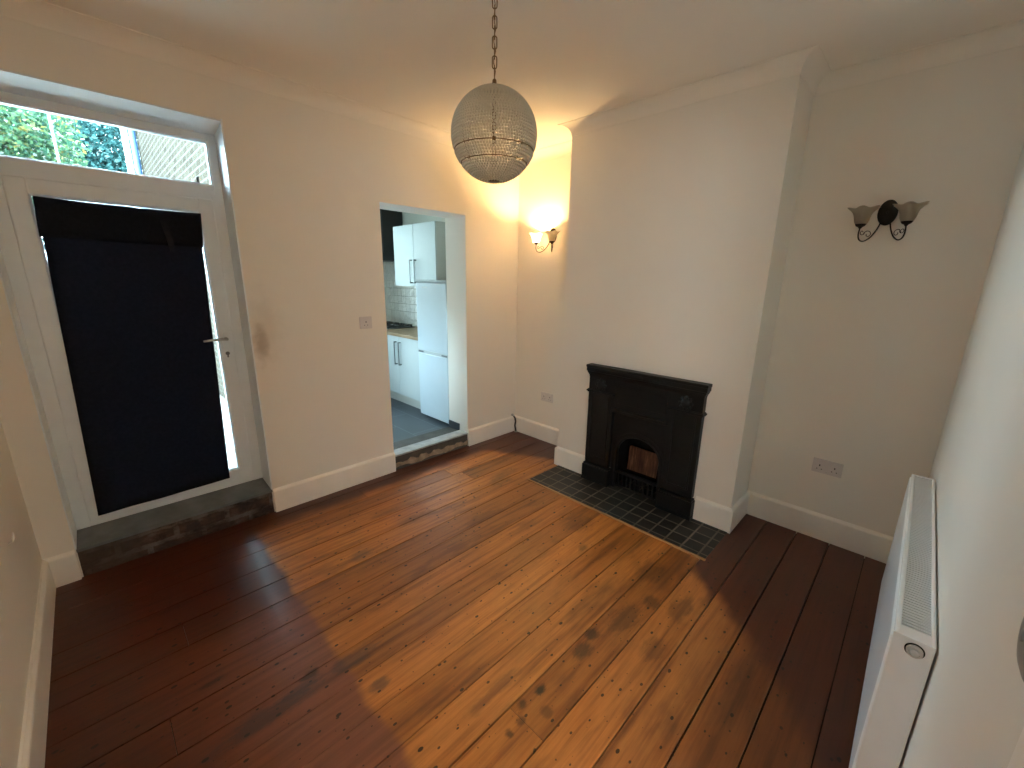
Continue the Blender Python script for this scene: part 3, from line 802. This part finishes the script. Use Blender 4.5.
def sconce(yc, zc, lit, label):
    root = empty('wall_light', (0, yc, zc), label=label, cat='wall light', group='two-arm wall lights in the alcoves')
    # oval dished back plate
    t = bmesh.new(); n = 36; rings = []
    for s, o in ((1, 0), (1, -.006), (.9, -.012), (.6, -.018), (.25, -.021)):
        rings.append([t.verts.new((o, yc + .040 * s * math.cos(2 * PI * j / n), zc + .062 * s * math.sin(2 * PI * j / n))) for j in range(n)])
    for A, Q in zip(rings, rings[1:]):
        for j in range(n): t.faces.new((A[j], Q[j], Q[(j + 1) % n], A[(j + 1) % n]))
    t.faces.new(rings[0]); t.faces.new(list(reversed(rings[-1])))
    bmesh.ops.recalc_face_normals(t, faces=t.faces)
    b = B(); b.add(t); b.sph((-.022, yc, zc), .006)
    b.make('back_plate', 'bronze', root, smooth_=True)
    for s in (1, -1):
        cx, cy, cz = -.12, yc + s * .087, zc - .066     # cup position
        b = B()
        pts = []
        ctrl = [(-.015, .018, -.045), (-.035, .028, -.085), (-.06, .045, -.122), (-.09, .066, -.142), (-.112, .082, -.136), (-.121, .0885, -.112), (-.12, .087, -.078)]
        def cr(P, m=8):
            out = []
            for i in range(len(P) - 1):
                p0, p1, p2, p3 = (Vector(P[max(0, i - 1)]), Vector(P[i]), Vector(P[i + 1]), Vector(P[min(len(P) - 1, i + 2)]))
                for k in range(m):
                    u = k / m
                    out.append(.5 * ((2 * p1) + (p2 - p0) * u + (2 * p0 - 5 * p1 + 4 * p2 - p3) * u * u + (3 * p1 - p0 - 3 * p2 + p3) * u ** 3))
            out.append(Vector(P[-1])); return out
        wp = [(q.x, yc + s * q.y, zc + q.z) for q in cr(ctrl)]
        b.tube(wp, .0032, 8)
        arm = b.make('arm', 'bronze', root, smooth_=True)
        b = B()      # the scroll work inside the arm
        sc = []
        for k in range(26):
            a = k / 25 * 2.1 * PI
            r = .020 * (1 - .72 * k / 25)
            sc.append((-.075 - .55 * r * math.cos(a), yc + s * (.056 + .8 * r * math.cos(a)), zc - .108 + r * math.sin(a)))
        b.tube(sc, .0018, 6)
        sc = []
        for k in range(22):
            a = PI + k / 21 * 1.9 * PI
            r = .014 * (1 - .65 * k / 21)
            sc.append((-.104 - .4 * r * math.cos(a), yc + s * (.0765 + .7 * r * math.cos(a)), zc - .100 + r * math.sin(a)))
        b.tube(sc, .0016, 6)
        b.make('scroll', 'bronze', arm, smooth_=True)
        b = B().lathe((cx, cy, cz), [(.005, -.016), (.008, -.010), (.018, -.004), (.023, .004), (.023, .009), (.012, .009)], 24)
        b.make('cup', 'bronze', arm, smooth_=True)
        sh = shade_bm((cx, cy, cz + .004)).make('lamp_shade', 'shade', root, smooth_=True)
        b = B().lathe((cx, cy, cz + .008), [(.008, 0), (.009, .010), (.013, .018), (.017, .028), (.0165, .036), (.010, .045), (.003, .050)], 20)
        b.make('bulb', 'bulb_on' if (lit and s == 1) else 'bulb_off', root, smooth_=True, label='glowing bulb' if (lit and s == 1) else None)
    return root
sconce(-.421, 1.910, True, 'lit two-arm wall light in the bright left alcove by the kitchen opening')
sconce(-2.630, 1.892, False, 'unlit two-arm wall light with dark oval plate on the shadowed right alcove')

# ------------------------------------------------------------------ pendant
PX, PY, PZ, PR = -1.717, -1.509, 2.083, .1665
pd = empty('pendant_light', (PX, PY, H), label='round crystal bead pendant hanging on a chain from the ceiling', cat='pendant light')
b = B().lathe((PX, PY, H - .045), [(.012, 0), (.03, .006), (.05, .022), (.055, .045)], 32)
b.make('ceiling_rose', 'brass', pd, smooth_=True)
# beads
base = bmesh.new(); bmesh.ops.create_icosphere(base, subdivisions=1, radius=1)
bv = [v.co.copy() for v in base.verts]; bf = [[v.index for v in f.verts] for f in base.faces]; base.free()
verts, faces = [], []
rows = 48
hoops = (29, 34)
for k in range(2, rows - 2):
    th = PI * k / rows
    rr = PR * math.sin(th); z = PR * math.cos(th)
    if k in hoops: continue
    cnt = max(8, int(2 * PI * rr / .0112))
    off = (k % 2) * .5
    for j in range(cnt):
        a = 2 * PI * (j + off) / cnt
        o = Vector((rr * math.cos(a), rr * math.sin(a), z)); i0 = len(verts)
        verts += [tuple(o + v * .0059) for v in bv]; faces += [[i + i0 for i in f] for f in bf]
me = bpy.data.meshes.new('bead_globe'); me.from_pydata(verts, [], faces); me.materials.append(M['bead'])
me.polygons.foreach_set('use_smooth', [True] * len(me.polygons))
o = bpy.data.objects.new('bead_globe', me); link(o, pd); o.location = (0, 0, PZ - H); WORG[o.name] = Vector((PX, PY, PZ))
b = B()
for k in hoops:
    th = PI * k / rows; rr = PR * math.sin(th); z = PZ + PR * math.cos(th)
    b.tube([(PX + rr * math.cos(2 * PI * j / 64), PY + rr * math.sin(2 * PI * j / 64), z) for j in range(64)], .0018, 6, True)
for k in range(8):      # meridian wires
    a = 2 * PI * k / 8
    b.tube([(PX + (PR - .004) * math.sin(PI * i / 40) * math.cos(a), PY + (PR - .004) * math.sin(PI * i / 40) * math.sin(a), PZ + (PR - .004) * math.cos(PI * i / 40)) for i in range(3, 38)], .0014, 5)
b.make('frame', 'brass', pd, smooth_=True)
b = B().lathe((PX, PY, PZ), [(.052, PR - .012), (.050, PR - .004), (.038, PR + .003), (.02, PR + .008), (.009, PR + .011), (.008, PR + .028), (.004, PR + .033)], 28)
b.make('top_cap', 'brass', pd, smooth_=True)
B().lathe((PX, PY, PZ), [(.022, -PR + .005), (.024, -PR + .001), (.020, -PR - .002)], 28).make('bottom_cap', 'brass', pd, smooth_=True)
b = B().cyl((PX, PY, PZ - .03), (PX, PY, PZ + PR - .005), .006)
b.make('lamp_holder', 'brass', pd, smooth_=True)
# chain: every second link turned a quarter
z = PZ + PR + .034; k = 0
ch = B()
while z < H - .045:
    hl, hw = .0215, .0085
    pts = []
    for i in range(24):
        a = 2 * PI * i / 24
        u = hw * math.cos(a); w = (hl - hw) * (1 if math.sin(a) > 0 else -1) * (1 if abs(math.sin(a)) > 1e-6 else 0) + hw * math.sin(a)
        q = Vector((u * .74, -u * .68, 0)) if k % 2 else Vector((u * .70, u * .71, 0))
        pts.append((PX + q.x, PY + q.y, z + hl + w))
    ch.tube(pts, .0022, 8, True)
    z += 2 * hl - .0105; k += 1
ch.tube([(PX + .003 * math.sin(i * 1.1), PY + .003 * math.cos(i * 1.3), PZ + PR + .03 + i * (H - .05 - PZ - PR - .03) / 20) for i in range(21)], .0016, 6)
ch.make('chain', 'brass', pd, smooth_=True)

# ------------------------------------------------------------------ sockets and switches
def plate(name, axis, c, w, h, label, cat, double, group=None):
    """axis 'x': on the fireplace wall facing -x; axis 'y': on the back wall facing -y"""
    root = empty(name, c, label=label, cat=cat, group=group)
    def bx(b, u0, u1, d0, d1, v0, v1, bev=0):
        if axis == 'x': b.box(c[0] - d1, c[0] - d0, c[1] + u0, c[1] + u1, c[2] + v0, c[2] + v1, bev)
        else: b.box(c[0] + u0, c[0] + u1, c[1] - d1, c[1] - d0, c[2] + v0, c[2] + v1, bev)
    b = B(); bx(b, -w / 2, w / 2, 0, .010, -h / 2, h / 2, .003); b.make('plate', 'socket', root)
    units = (-w / 4, w / 4) if double else (0,)
    for u in units:
        b = B(); bx(b, u - .008, u + .008, .0095, .014, h * .18, h * .40, .0015); b.make('rocker', 'socket', root)
        b = B()
        bx(b, u - .003, u + .003, .0085, .0104, .000, .010)
        bx(b, u - .0145, u - .0085, .0085, .0104, -.020, -.0155); bx(b, u + .0085, u + .0145, .0085, .0104, -.020, -.0155)
        b.make('pin_holes', 'dark', root)
    b = B(); bx(b, -.003, .003, .0098, .0112, -h * .38, -h * .38 + .006, .001)
    b.make('screw', 'steel', root)
    return root
plate('wall_socket', 'x', (0, -2.608, .466), .146, .086, 'white double socket in the right alcove above the skirting', 'socket', True, 'double wall sockets')
plate('wall_socket', 'x', (0, -.426, .444), .146, .086, 'white double socket in the left alcove near the corner', 'socket', True, 'double wall sockets')
plate('switched_spur', 'y', (-1.572, 0, 1.214), .092, .086, 'white single electrical plate left of the kitchen opening', 'socket', False)

# round knob on the radiator wall at the edge of the view
kn = empty('dimmer_switch', (-2.282, -L, 1.140), label='rounded grey switch on the radiator wall at the right edge', cat='switch')
B().lathe((-2.282, -L, 1.140), [(.056, 0), (.055, .005), (.049, .011), (.036, .016), (.018, .019)], 36, axis='+Y').make('dome', 'switchgrey', kn, smooth_=True)
B().cyl((-2.282, -L + .0175, 1.140), (-2.282, -L + .0205, 1.140), .007).make('button', 'switchgrey', kn, smooth_=True)

# small white hook on the left wall
hk = empty('wall_hook', (-W, -.565, .545), label='tiny white hook on the left wall above the skirting', cat='hook')
B().tube([(-W, -.565, .536), (-W + .012, -.563, .540), (-W + .016, -.560, .553), (-W + .017, -.556, .572)], [.004, .0045, .0045, .003], 8).make('hook', 'trim', hk, smooth_=True)

# capped gas pipe in the corner
gp = empty('gas_pipe', (-.035, -.055, 0), label='short dark capped pipe rising in the corner left of the lit alcove', cat='pipe')
B().tube([(-.038, -.05, .001), (-.04, -.048, .03), (-.048, -.046, .07), (-.043, -.05, .11), (-.046, -.046, .15), (-.06, -.034, .178)], .0085, 10).make('pipe', 'lead', gp, smooth_=True)
b = B().cyl((-.058, -.036, .176), (-.075, -.022, .192), .011).cyl((-.066, -.028, .180), (-.066, -.028, .198), .008)
b.make('cap', 'steel', gp, smooth_=True)
B().cyl((-.038, -.05, .0), (-.038, -.05, .012), .013).make('collar', 'steel', gp, smooth_=True)

# ------------------------------------------------------------------ radiator
RX0, RX1, RZ0, RZ1 = -1.700, -.455, .12, .700
RYF, RYB = -2.945, -3.023
ra = empty('radiator', ((RX0 + RX1) / 2, -L, RZ0), label='white panel radiator with a slotted top grille on the right wall', cat='radiator')
# front panel with soft edges and pressed vertical channels
b = B().box(RX0 + .004, RX1 - .004, RYF - .014, RYF, RZ0, RZ1 - .012, .006, 3)
b.make('front_panel', 'radw', ra)
b = B().box(RX0 + .02, RX1 - .02, RYB + .0, RYB + .010, RZ0 + .01, RZ1 - .02, .003)
for k in range(30):
    x = RX0 + .05 + k * (RX1 - RX0 - .1) / 29
    b.box(x - .009, x + .009, RYB + .009, RYF - .013, RZ0 + .06, RZ1 - .06)
b.make('convector_fins', 'radw', ra)
for xx in (RX0, RX1 - .004):
    b = B().box(xx, xx + .004, RYB - .002, RYF - .004, RZ0 + .01, RZ1, .0015)
    b.make('side_panel', 'radw', ra)
# top grille: rim and slats over a dark interior
b = B()
b.box(RX0 + .002, RX1 - .002, RYF - .017, RYF - .006, RZ1 - .014, RZ1, .003)
b.box(RX0 + .002, RX1 - .002, RYB - .002, RYB + .007, RZ1 - .012, RZ1, .003)
b.box(RX0 + .002, RX0 + .04, RYB + .005, RYF - .012, RZ1 - .006, RZ1 - .001).box(RX1 - .018, RX1 - .002, RYB + .005, RYF - .012, RZ1 - .006, RZ1 - .001)
gl = b.make('top_grille', 'radw', ra)
b = B(); ns = 92
for k in range(ns):
    x = RX0 + .042 + k * (RX1 - RX0 - .062) / ns
    b.poly([(x, RYB + .006, RZ1 - .002), (x + .0050, RYB + .006, RZ1 - .003), (x + .0050, RYF - .014, RZ1 - .003), (x, RYF - .014, RZ1 - .003)], (0, 0, -.006))
b.make('slats', 'radw', gl)
B().box(RX0 + .01, RX1 - .01, RYB + .012, RYF - .016, RZ1 - .03, RZ1 - .014).make('dark_interior', 'dark', ra)
# end plug
b = B().lathe((RX0, -2.992, RZ1 - .028), [(.0155, 0), (.0155, .008), (.012, .008), (.012, .004), (.008, .004), (.008, .013), (.004, .014)], 6 * 4, axis='-X')
pg = b.make('end_plug', 'socket', ra)
b = B().lathe((RX0, -2.992, RZ1 - .028), [(.0185, 0), (.0185, .002), (.0158, .0025), (.0155, .001)], 32, axis='-X')
b.make('plug_seat', 'dark', pg)
for x in (RX0 + .2, RX1 - .2):
    B().box(x - .012, x + .012, -L + .0015, RYB, RZ0 + .1, RZ1 - .1).make('bracket', 'radw', ra)
# valve and pipe at each foot
for x in (RX0 + .03, RX1 - .03):
    b = B().cyl((x, -2.985, 0), (x, -2.985, RZ0 + .02), .0075)
    b.make('pipe', 'steel', ra, smooth_=True)

# ------------------------------------------------------------------ kitchen beyond the opening
KY1 = 2.9; KXL = -1.62; KH = 2.45
S(B().box(KXL - .02, XK + .02, .1, KY1 + .02, KF - .15, KF), 'floor_kitchen', 'ktile', 'dark slate tiles of the kitchen floor', 'floor')
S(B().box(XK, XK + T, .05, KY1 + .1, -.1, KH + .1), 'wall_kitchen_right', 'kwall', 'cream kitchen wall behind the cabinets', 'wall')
GX0, GX1, GZ0, GZ1 = -1.56, -.60, .90, 2.40
b = B()
for x0, x1, z0, z1 in ((KXL - .28, GX0, -.1, KH + .1), (GX1, XK + .1, -.1, KH + .1), (GX0 - .001, GX1 + .001, -.1, GZ0), (GX0 - .001, GX1 + .001, GZ1, KH + .1)):
    b.box(x0, x1, KY1, KY1 + T, z0, z1)
S(b, 'wall_kitchen_end', 'kwall', 'far kitchen wall', 'wall')
S(B().box(KXL - .1, XK + .1, TA - .02, KY1 + .1, KH, KH + .1), 'ceiling_kitchen', 'ceil', 'white kitchen ceiling', 'ceiling')
WY0, WY1, WZ0, WZ1 = .70, 1.40, .55, 1.20
EX0, EX1, EY1, EH = -1.90, KXL, 7.1, 4.3
b = B()
for y0, y1, z0, z1 in ((TA, WY0, -.1, EH), (WY1, EY1, -.1, EH), (WY0 - .001, WY1 + .001, -.1, WZ0), (WY0 - .001, WY1 + .001, WZ1, EH)):
    b.box(EX0, EX1, y0, y1, z0, z1)
b.bm.normal_update()
for f in b.bm.faces:
    if f.normal.x < -.5 or f.normal.y > .5 or f.calc_center_median().z > KH: f.material_index = 1
S(b, 'wall_kitchen_left', ['kwall', 'stockbrick'], 'yellow brick side wall of the kitchen extension seen through the transom', 'wall')
w = empty('window_1', (EX0 + .1, (WY0 + WY1) / 2, WZ0), kind='structure', label='white kitchen window facing the yard', cat='window')
b = B()
xf = EX0 + .08
def rimx(b, y0, y1, z0, z1, w_, x0, x1):
    b.box(x0, x1, y0, y0 + w_, z0, z1).box(x0, x1, y1 - w_, y1, z0, z1).box(x0, x1, y0 + w_, y1 - w_, z0, z0 + w_).box(x0, x1, y0 + w_, y1 - w_, z1 - w_, z1)
rimx(b, WY0, WY1, WZ0, WZ1, .06, xf, xf + .06); b.box(xf, xf + .06, 1.03, 1.07, WZ0 + .06, WZ1 - .06)
b.make('window_frame', 'upvc', w)
B().box(xf + .028, xf + .033, WY0 + .05, WY1 - .05, WZ0 + .05, WZ1 - .05).make('pane', 'glass', w)
w = empty('window_3', ((GX0 + GX1) / 2, KY1 + .06, GZ0), kind='structure', label='white window in the far end wall of the kitchen', cat='window')
b = B(); rim(b, GX0, GX1, GZ0, GZ1, .055, KY1 + .03, KY1 + .09); b.make('window_frame', 'upvc', w)
B().box(GX0 + .05, GX1 - .05, KY1 + .055, KY1 + .06, GZ0 + .05, GZ1 - .05).make('pane', 'glass', w)
# tile skirting at the end of the jamb
S(B().box(KX1 - .008, KX1, .118, TA, KF, .19), 'baseboard_jamb', 'ktile', 'short dark tile skirting at the foot of the kitchen opening jamb', 'skirting board')

# fridge freezer
fr = empty('fridge_freezer', (-.25, .66, KF), label='tall white fridge freezer just inside the kitchen opening', cat='fridge')
fx, fy0, fy1 = -.55, .405, .925
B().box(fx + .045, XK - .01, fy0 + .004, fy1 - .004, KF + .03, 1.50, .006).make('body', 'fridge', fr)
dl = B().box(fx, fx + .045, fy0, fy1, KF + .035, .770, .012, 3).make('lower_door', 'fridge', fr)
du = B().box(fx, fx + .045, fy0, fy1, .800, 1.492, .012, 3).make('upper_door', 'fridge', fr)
b = B().box(fx + .004, fx + .045, fy0 + .004, fy1 - .004, .768, .802, .002)
b.make('handle_strip', 'cab', fr)
for ya, yb in ((fy1 - .10, fy1 - .012), (fy0 + .01, fy0 + .10)):
    B().box(fx - .0015, fx + .01, ya, yb, .776, .792, .002).make('finger_recess', 'darksteel', fr)
B().box(fx - .004, XK - .02, fy0 - .002, fy1 + .002, 1.494, 1.516, .005).make('top_panel', 'cab', fr)
b = B()
for k in range(3): b.box(fx - .002, fx + .003, .800 - k * .035 - .012, .800 - k * .035 + .010, 1.436, 1.450 , .001)
b.make('badge', 'steel', du, label='small pale badge')
for yy in (fy0 + .05, fy1 - .05): B().cyl((fx + .07, yy, KF), (fx + .07, yy, KF + .035), .018).make('foot', 'black', fr)

# cabinets
def dhandle(x, y, z0, z1, parent):
    b = B().box(x - .036, x - .027, y - .007, y + .007, z0, z1, .001).box(x - .03, x, y - .007, y + .007, z0, z0 + .014, .001).box(x - .03, x, y - .007, y + .007, z1 - .014, z1, .001)
    b.make('handle', 'darksteel', parent)
def cabinet(name, x, y0, ym, y1, z0, z1, hz0, hz1, label, cat, plinth, group=None):
    r = empty(name, ((x + XK) / 2, (y0 + y1) / 2, z0), label=label, cat=cat, group=group)
    B().box(x + .02, XK - .004, y0, y1, z0, z1).make('carcass', 'cabside', r)
    for a, c, hy in ((y0, ym, ym - .045), (ym, y1, ym + .045)):
        d = B().box(x, x + .02, a + .002, c - .002, z0, z1 - .001, .002).make('door', 'cab', r)
        dhandle(x, hy, hz0, hz1, d)
    if plinth:
        B().box(x + .085, x + .10, y0, y1, KF, z0 - .012).make('plinth', 'cabside', r)
        B().box(x + .03, x + .11, y0, y1, z0 - .012, z0 - .001).make('shade_gap', 'dark', r)  # black strip standing in for the shade between doors and plinth
    return r
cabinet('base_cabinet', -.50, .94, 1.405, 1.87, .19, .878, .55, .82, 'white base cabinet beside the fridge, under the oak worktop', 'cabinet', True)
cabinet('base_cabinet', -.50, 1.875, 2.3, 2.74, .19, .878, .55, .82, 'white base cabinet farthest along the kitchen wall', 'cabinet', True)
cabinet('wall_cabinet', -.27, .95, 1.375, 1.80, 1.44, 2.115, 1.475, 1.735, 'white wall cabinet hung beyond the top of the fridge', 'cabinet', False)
B().box(-.52, XK - .001, .938, 2.76, .880, .916, .003).make('worktop', 'worktop', org=(-.25, 1.85, .88), label='oak worktop along the kitchen wall', cat='worktop')
# tiles
S(B().box(XK - .006, XK, .93, KY1 - .01, .917, 1.74), 'trim_9', 'splash', 'glazed square tiles between worktop and wall cabinet', 'tiles')
# gas hob
hb = empty('gas_hob', (-.24, 2.12, .916), label='black gas hob on the oak worktop', cat='hob')
B().box(-.40, -.02, 1.80, 2.44, .917, .924, .003).make('hob_plate', 'black', hb)
for yy in (1.96, 2.28):
    for xx in (-.32, -.13):
        B().lathe((xx, yy, .928), [(.045, -.005), (.045, .002), (.03, .006), (.028, .012), (.005, .014)], 24).make('burner', 'black', hb)
for yy in (1.96, 2.28):
    b = B()
    for xx in (-.385, -.22, -.05): b.box(xx - .006, xx + .006, yy - .13, yy + .13, .943, .952)
    for dy in (-.124, 0, .124): b.box(-.385, -.05, yy + dy - .006, yy + dy + .006, .941, .950)
    for xx in (-.385, -.05):
        for dy in (-.12, .12): b.box(xx - .006, xx + .006, yy + dy - .006, yy + dy + .006, .923, .945)
    b.make('pan_support', 'black', hb)
# cooker hood
hd = empty('cooker_hood', (-.1, 2.38, 1.745), label='black cooker hood beyond the wall cabinet', cat='cooker hood')
B().box(-.262, XK - .002, 2.095, 2.67, 1.84, 2.44, .004).make('chimney', 'black', hd)
b = B().box(-.276, XK - .007, 2.08, 2.69, 1.745, 1.842, .006)
b.make('canopy', 'black', hd)
B().box(-.268, -.240, 2.088, 2.10, 1.845, 2.44, .002).make('edge_trim', 'hoodside', hd)

# ------------------------------------------------------------------ yard and garden
S(B().box(-9, EX0, TA, 16, -.2, -.02), 'floor_yard', 'paving', 'pale yard paving outside the back door', 'ground')
b = B().cyl((-1.962, 7.0, 0), (-1.962, 7.0, 4.2), .045, n=20)
for z in (1.2, 2.9): b.cyl((-1.962, 7.0, z), (-1.962, 7.0, z + .07), .053, n=20).box(-2.0, -1.905, 6.97, 7.03, z + .02, z + .05)
b.make('drainpipe', 'bluepipe', org=(-1.962, 7.0, 0), smooth_=False, label='blue drainpipe on the brick extension, seen through the transom', cat='drainpipe')
b = B().box(-2.085, -2.01, 7.12, 7.195, -.02, 4.4, .006).box(-2.095, -2.0, 7.11, 7.205, -.02, .15, .006)
b.make('white_post', 'trim', org=(-2.05, 7.16, 0), label='white post left of the blue drainpipe, seen through the transom', cat='post')
b = B().cyl((-2.90, 5.5, -.02), (-2.90, 5.5, 4.0), .014, n=14).box(-2.96, -2.84, 5.44, 5.56, -.02, .06, .01).sph((-2.90, 5.5, 4.01), .02)
b.make('washing_line_pole', 'pole', org=(-2.90, 5.5, 0), smooth_=True, label='thin pale pole in front of the trees, seen through the transom', cat='pole')

def tree(name, base, blobs, nleaf, size, mat, label, seed):
    rnd = random.Random(seed)
    root = empty(name, base, label=label, cat='tree', group='trees beyond the yard')
    bx_, by_, bz_ = base
    b = B(); top = max(c[2] for c, r in blobs)
    b.tube([(bx_, by_, 0), (bx_ + .05, by_ + .03, top * .3), (bx_ - .03, by_, top * .6), (bx_, by_, top)], [.14, .11, .08, .03], 10)
    for c, r in blobs:
        b.tube([(bx_, by_, c[2] * .55), ((bx_ + c[0]) / 2, (by_ + c[1]) / 2, c[2] * .85), c], [.05, .035, .012], 6)
    b.make('trunk', 'bark', root, smooth_=True)
    verts, faces, vals = [], [], []
    tot = sum(r[0] * r[1] * r[2] for c, r in blobs)
    for c, r in blobs:
        for _ in range(int(nleaf * r[0] * r[1] * r[2] / tot)):
            while True:
                q = Vector((rnd.uniform(-1, 1), rnd.uniform(-1, 1), rnd.uniform(-1, 1)))
                if .25 < q.length < 1: break
            p = Vector((c[0] + q.x * r[0], c[1] + q.y * r[1], c[2] + q.z * r[2]))
            d = Vector((rnd.gauss(0, 1), rnd.gauss(0, 1), rnd.gauss(-.4, .7))).normalized()
            w = d.cross(Vector((rnd.gauss(0, 1), rnd.gauss(0, 1), rnd.gauss(0, 1)))).normalized()
            n = d.cross(w); s = size * rnd.uniform(.6, 1.3); i = len(verts)
            verts += [tuple(p), tuple(p + d * s * .5 + w * s * .3 + n * s * .08), tuple(p + d * s), tuple(p + d * s * .5 - w * s * .3 + n * s * .08)]
            faces += [(i, i + 1, i + 2), (i, i + 2, i + 3)]
            v = rnd.random(); vals += [v, v]
    me = bpy.data.meshes.new('foliage'); me.from_pydata(verts, [], faces); me.materials.append(M[mat])
    me.attributes.new('rnd', 'FLOAT', 'FACE').data.foreach_set('value', vals)
    me.transform(Matrix.Translation(-Vector(base)))
    o = bpy.data.objects.new('foliage', me); link(o, root); o.location = (0, 0, 0)
tree('garden_tree', (-3.9, 8.4, 0), [((-3.5, 8.3, 3.2), (1.0, .8, 1.0)), ((-4.5, 8.5, 3.2), (1.1, .9, 1.0)), ((-3.2, 8.1, 3.8), (.7, .7, .7)), ((-3.0, 8.2, 2.8), (.55, .6, .7))], 20000, .085, 'leaf1', 'light green leafy tree at the left of the transom view', 1)
tree('garden_tree', (-2.2, 11.0, 0), [((-2.7, 10.9, 4.2), (1.2, .9, 1.2)), ((-1.7, 11.2, 4.1), (1.2, .9, 1.3)), ((-2.9, 11.0, 3.0), (1.1, .9, 1.2)), ((-1.9, 11.2, 2.9), (1.1, .9, 1.2))], 26000, .10, 'leaf2', 'blue-green tree behind the pole in the transom view', 2)

# ------------------------------------------------------------------ daylight
wd = bpy.data.worlds.new('sky'); SC.world = wd; wd.use_nodes = True
nt = wd.node_tree
bg = nt.nodes['Background']
SKY = 4.0
bg.inputs[0].default_value = (.60, .83, 1.0, 1); bg.inputs[1].default_value = SKY
def portal(name, loc, rot, sx, sy):
    l = bpy.data.lights.new(name, 'AREA'); l.shape = 'RECTANGLE'; l.size = sx; l.size_y = sy
    l.cycles.is_portal = True
    o = bpy.data.objects.new(name, l); link(o); o.location = loc; o.rotation_euler = rot
portal('kitchen_window_daylight', (EX0 - .01, (WY0 + WY1) / 2, (WZ0 + WZ1) / 2), (0, -PI / 2, 0), WZ1 - WZ0, WY1 - WY0)
portal('kitchen_end_daylight', ((GX0 + GX1) / 2, KY1 + T + .01, (GZ0 + GZ1) / 2), (-PI / 2, 0, 0), GX1 - GX0, GZ1 - GZ0)
portal('back_door_daylight', ((DX0 + DX1) / 2, TA + .02, 1.26), (-PI / 2, 0, 0), DX1 - DX0, 2.1)

# ------------------------------------------------------------------ camera
cam = bpy.data.cameras.new('camera'); co = bpy.data.objects.new('camera', cam); link(co)
Rv = Vector((0.70254756, -0.71146992, 0.01541019)); Uv = Vector((0.16184203, 0.18082461, 0.97010805)); Fv = Vector((0.69298924, 0.67905302, -0.24218362))
co.matrix_world = Matrix(((Rv.x, Uv.x, -Fv.x, -2.97739), (Rv.y, Uv.y, -Fv.y, -2.86551), (Rv.z, Uv.z, -Fv.z, 1.52631), (0, 0, 0, 1)))
cam.sensor_fit = 'HORIZONTAL'; cam.sensor_width = 36.0; cam.lens = 415.751 / 1024 * 36; cam.clip_start = .01
SC.camera = co

vs = SC.view_settings
vs.view_transform = 'Standard'; vs.look = 'None'; vs.gamma = 1.0; vs.use_curve_mapping = False; vs.exposure = 3.25
cy = SC.cycles
cy.use_denoising = True; cy.denoising_prefilter = 'ACCURATE'; cy.denoising_input_passes = 'RGB_ALBEDO_NORMAL'; cy.max_bounces = 18; cy.diffuse_bounces = 14; cy.transparent_max_bounces = 12
cy.sample_clamp_indirect = 6.0; cy.caustics_reflective = False; cy.caustics_refractive = False
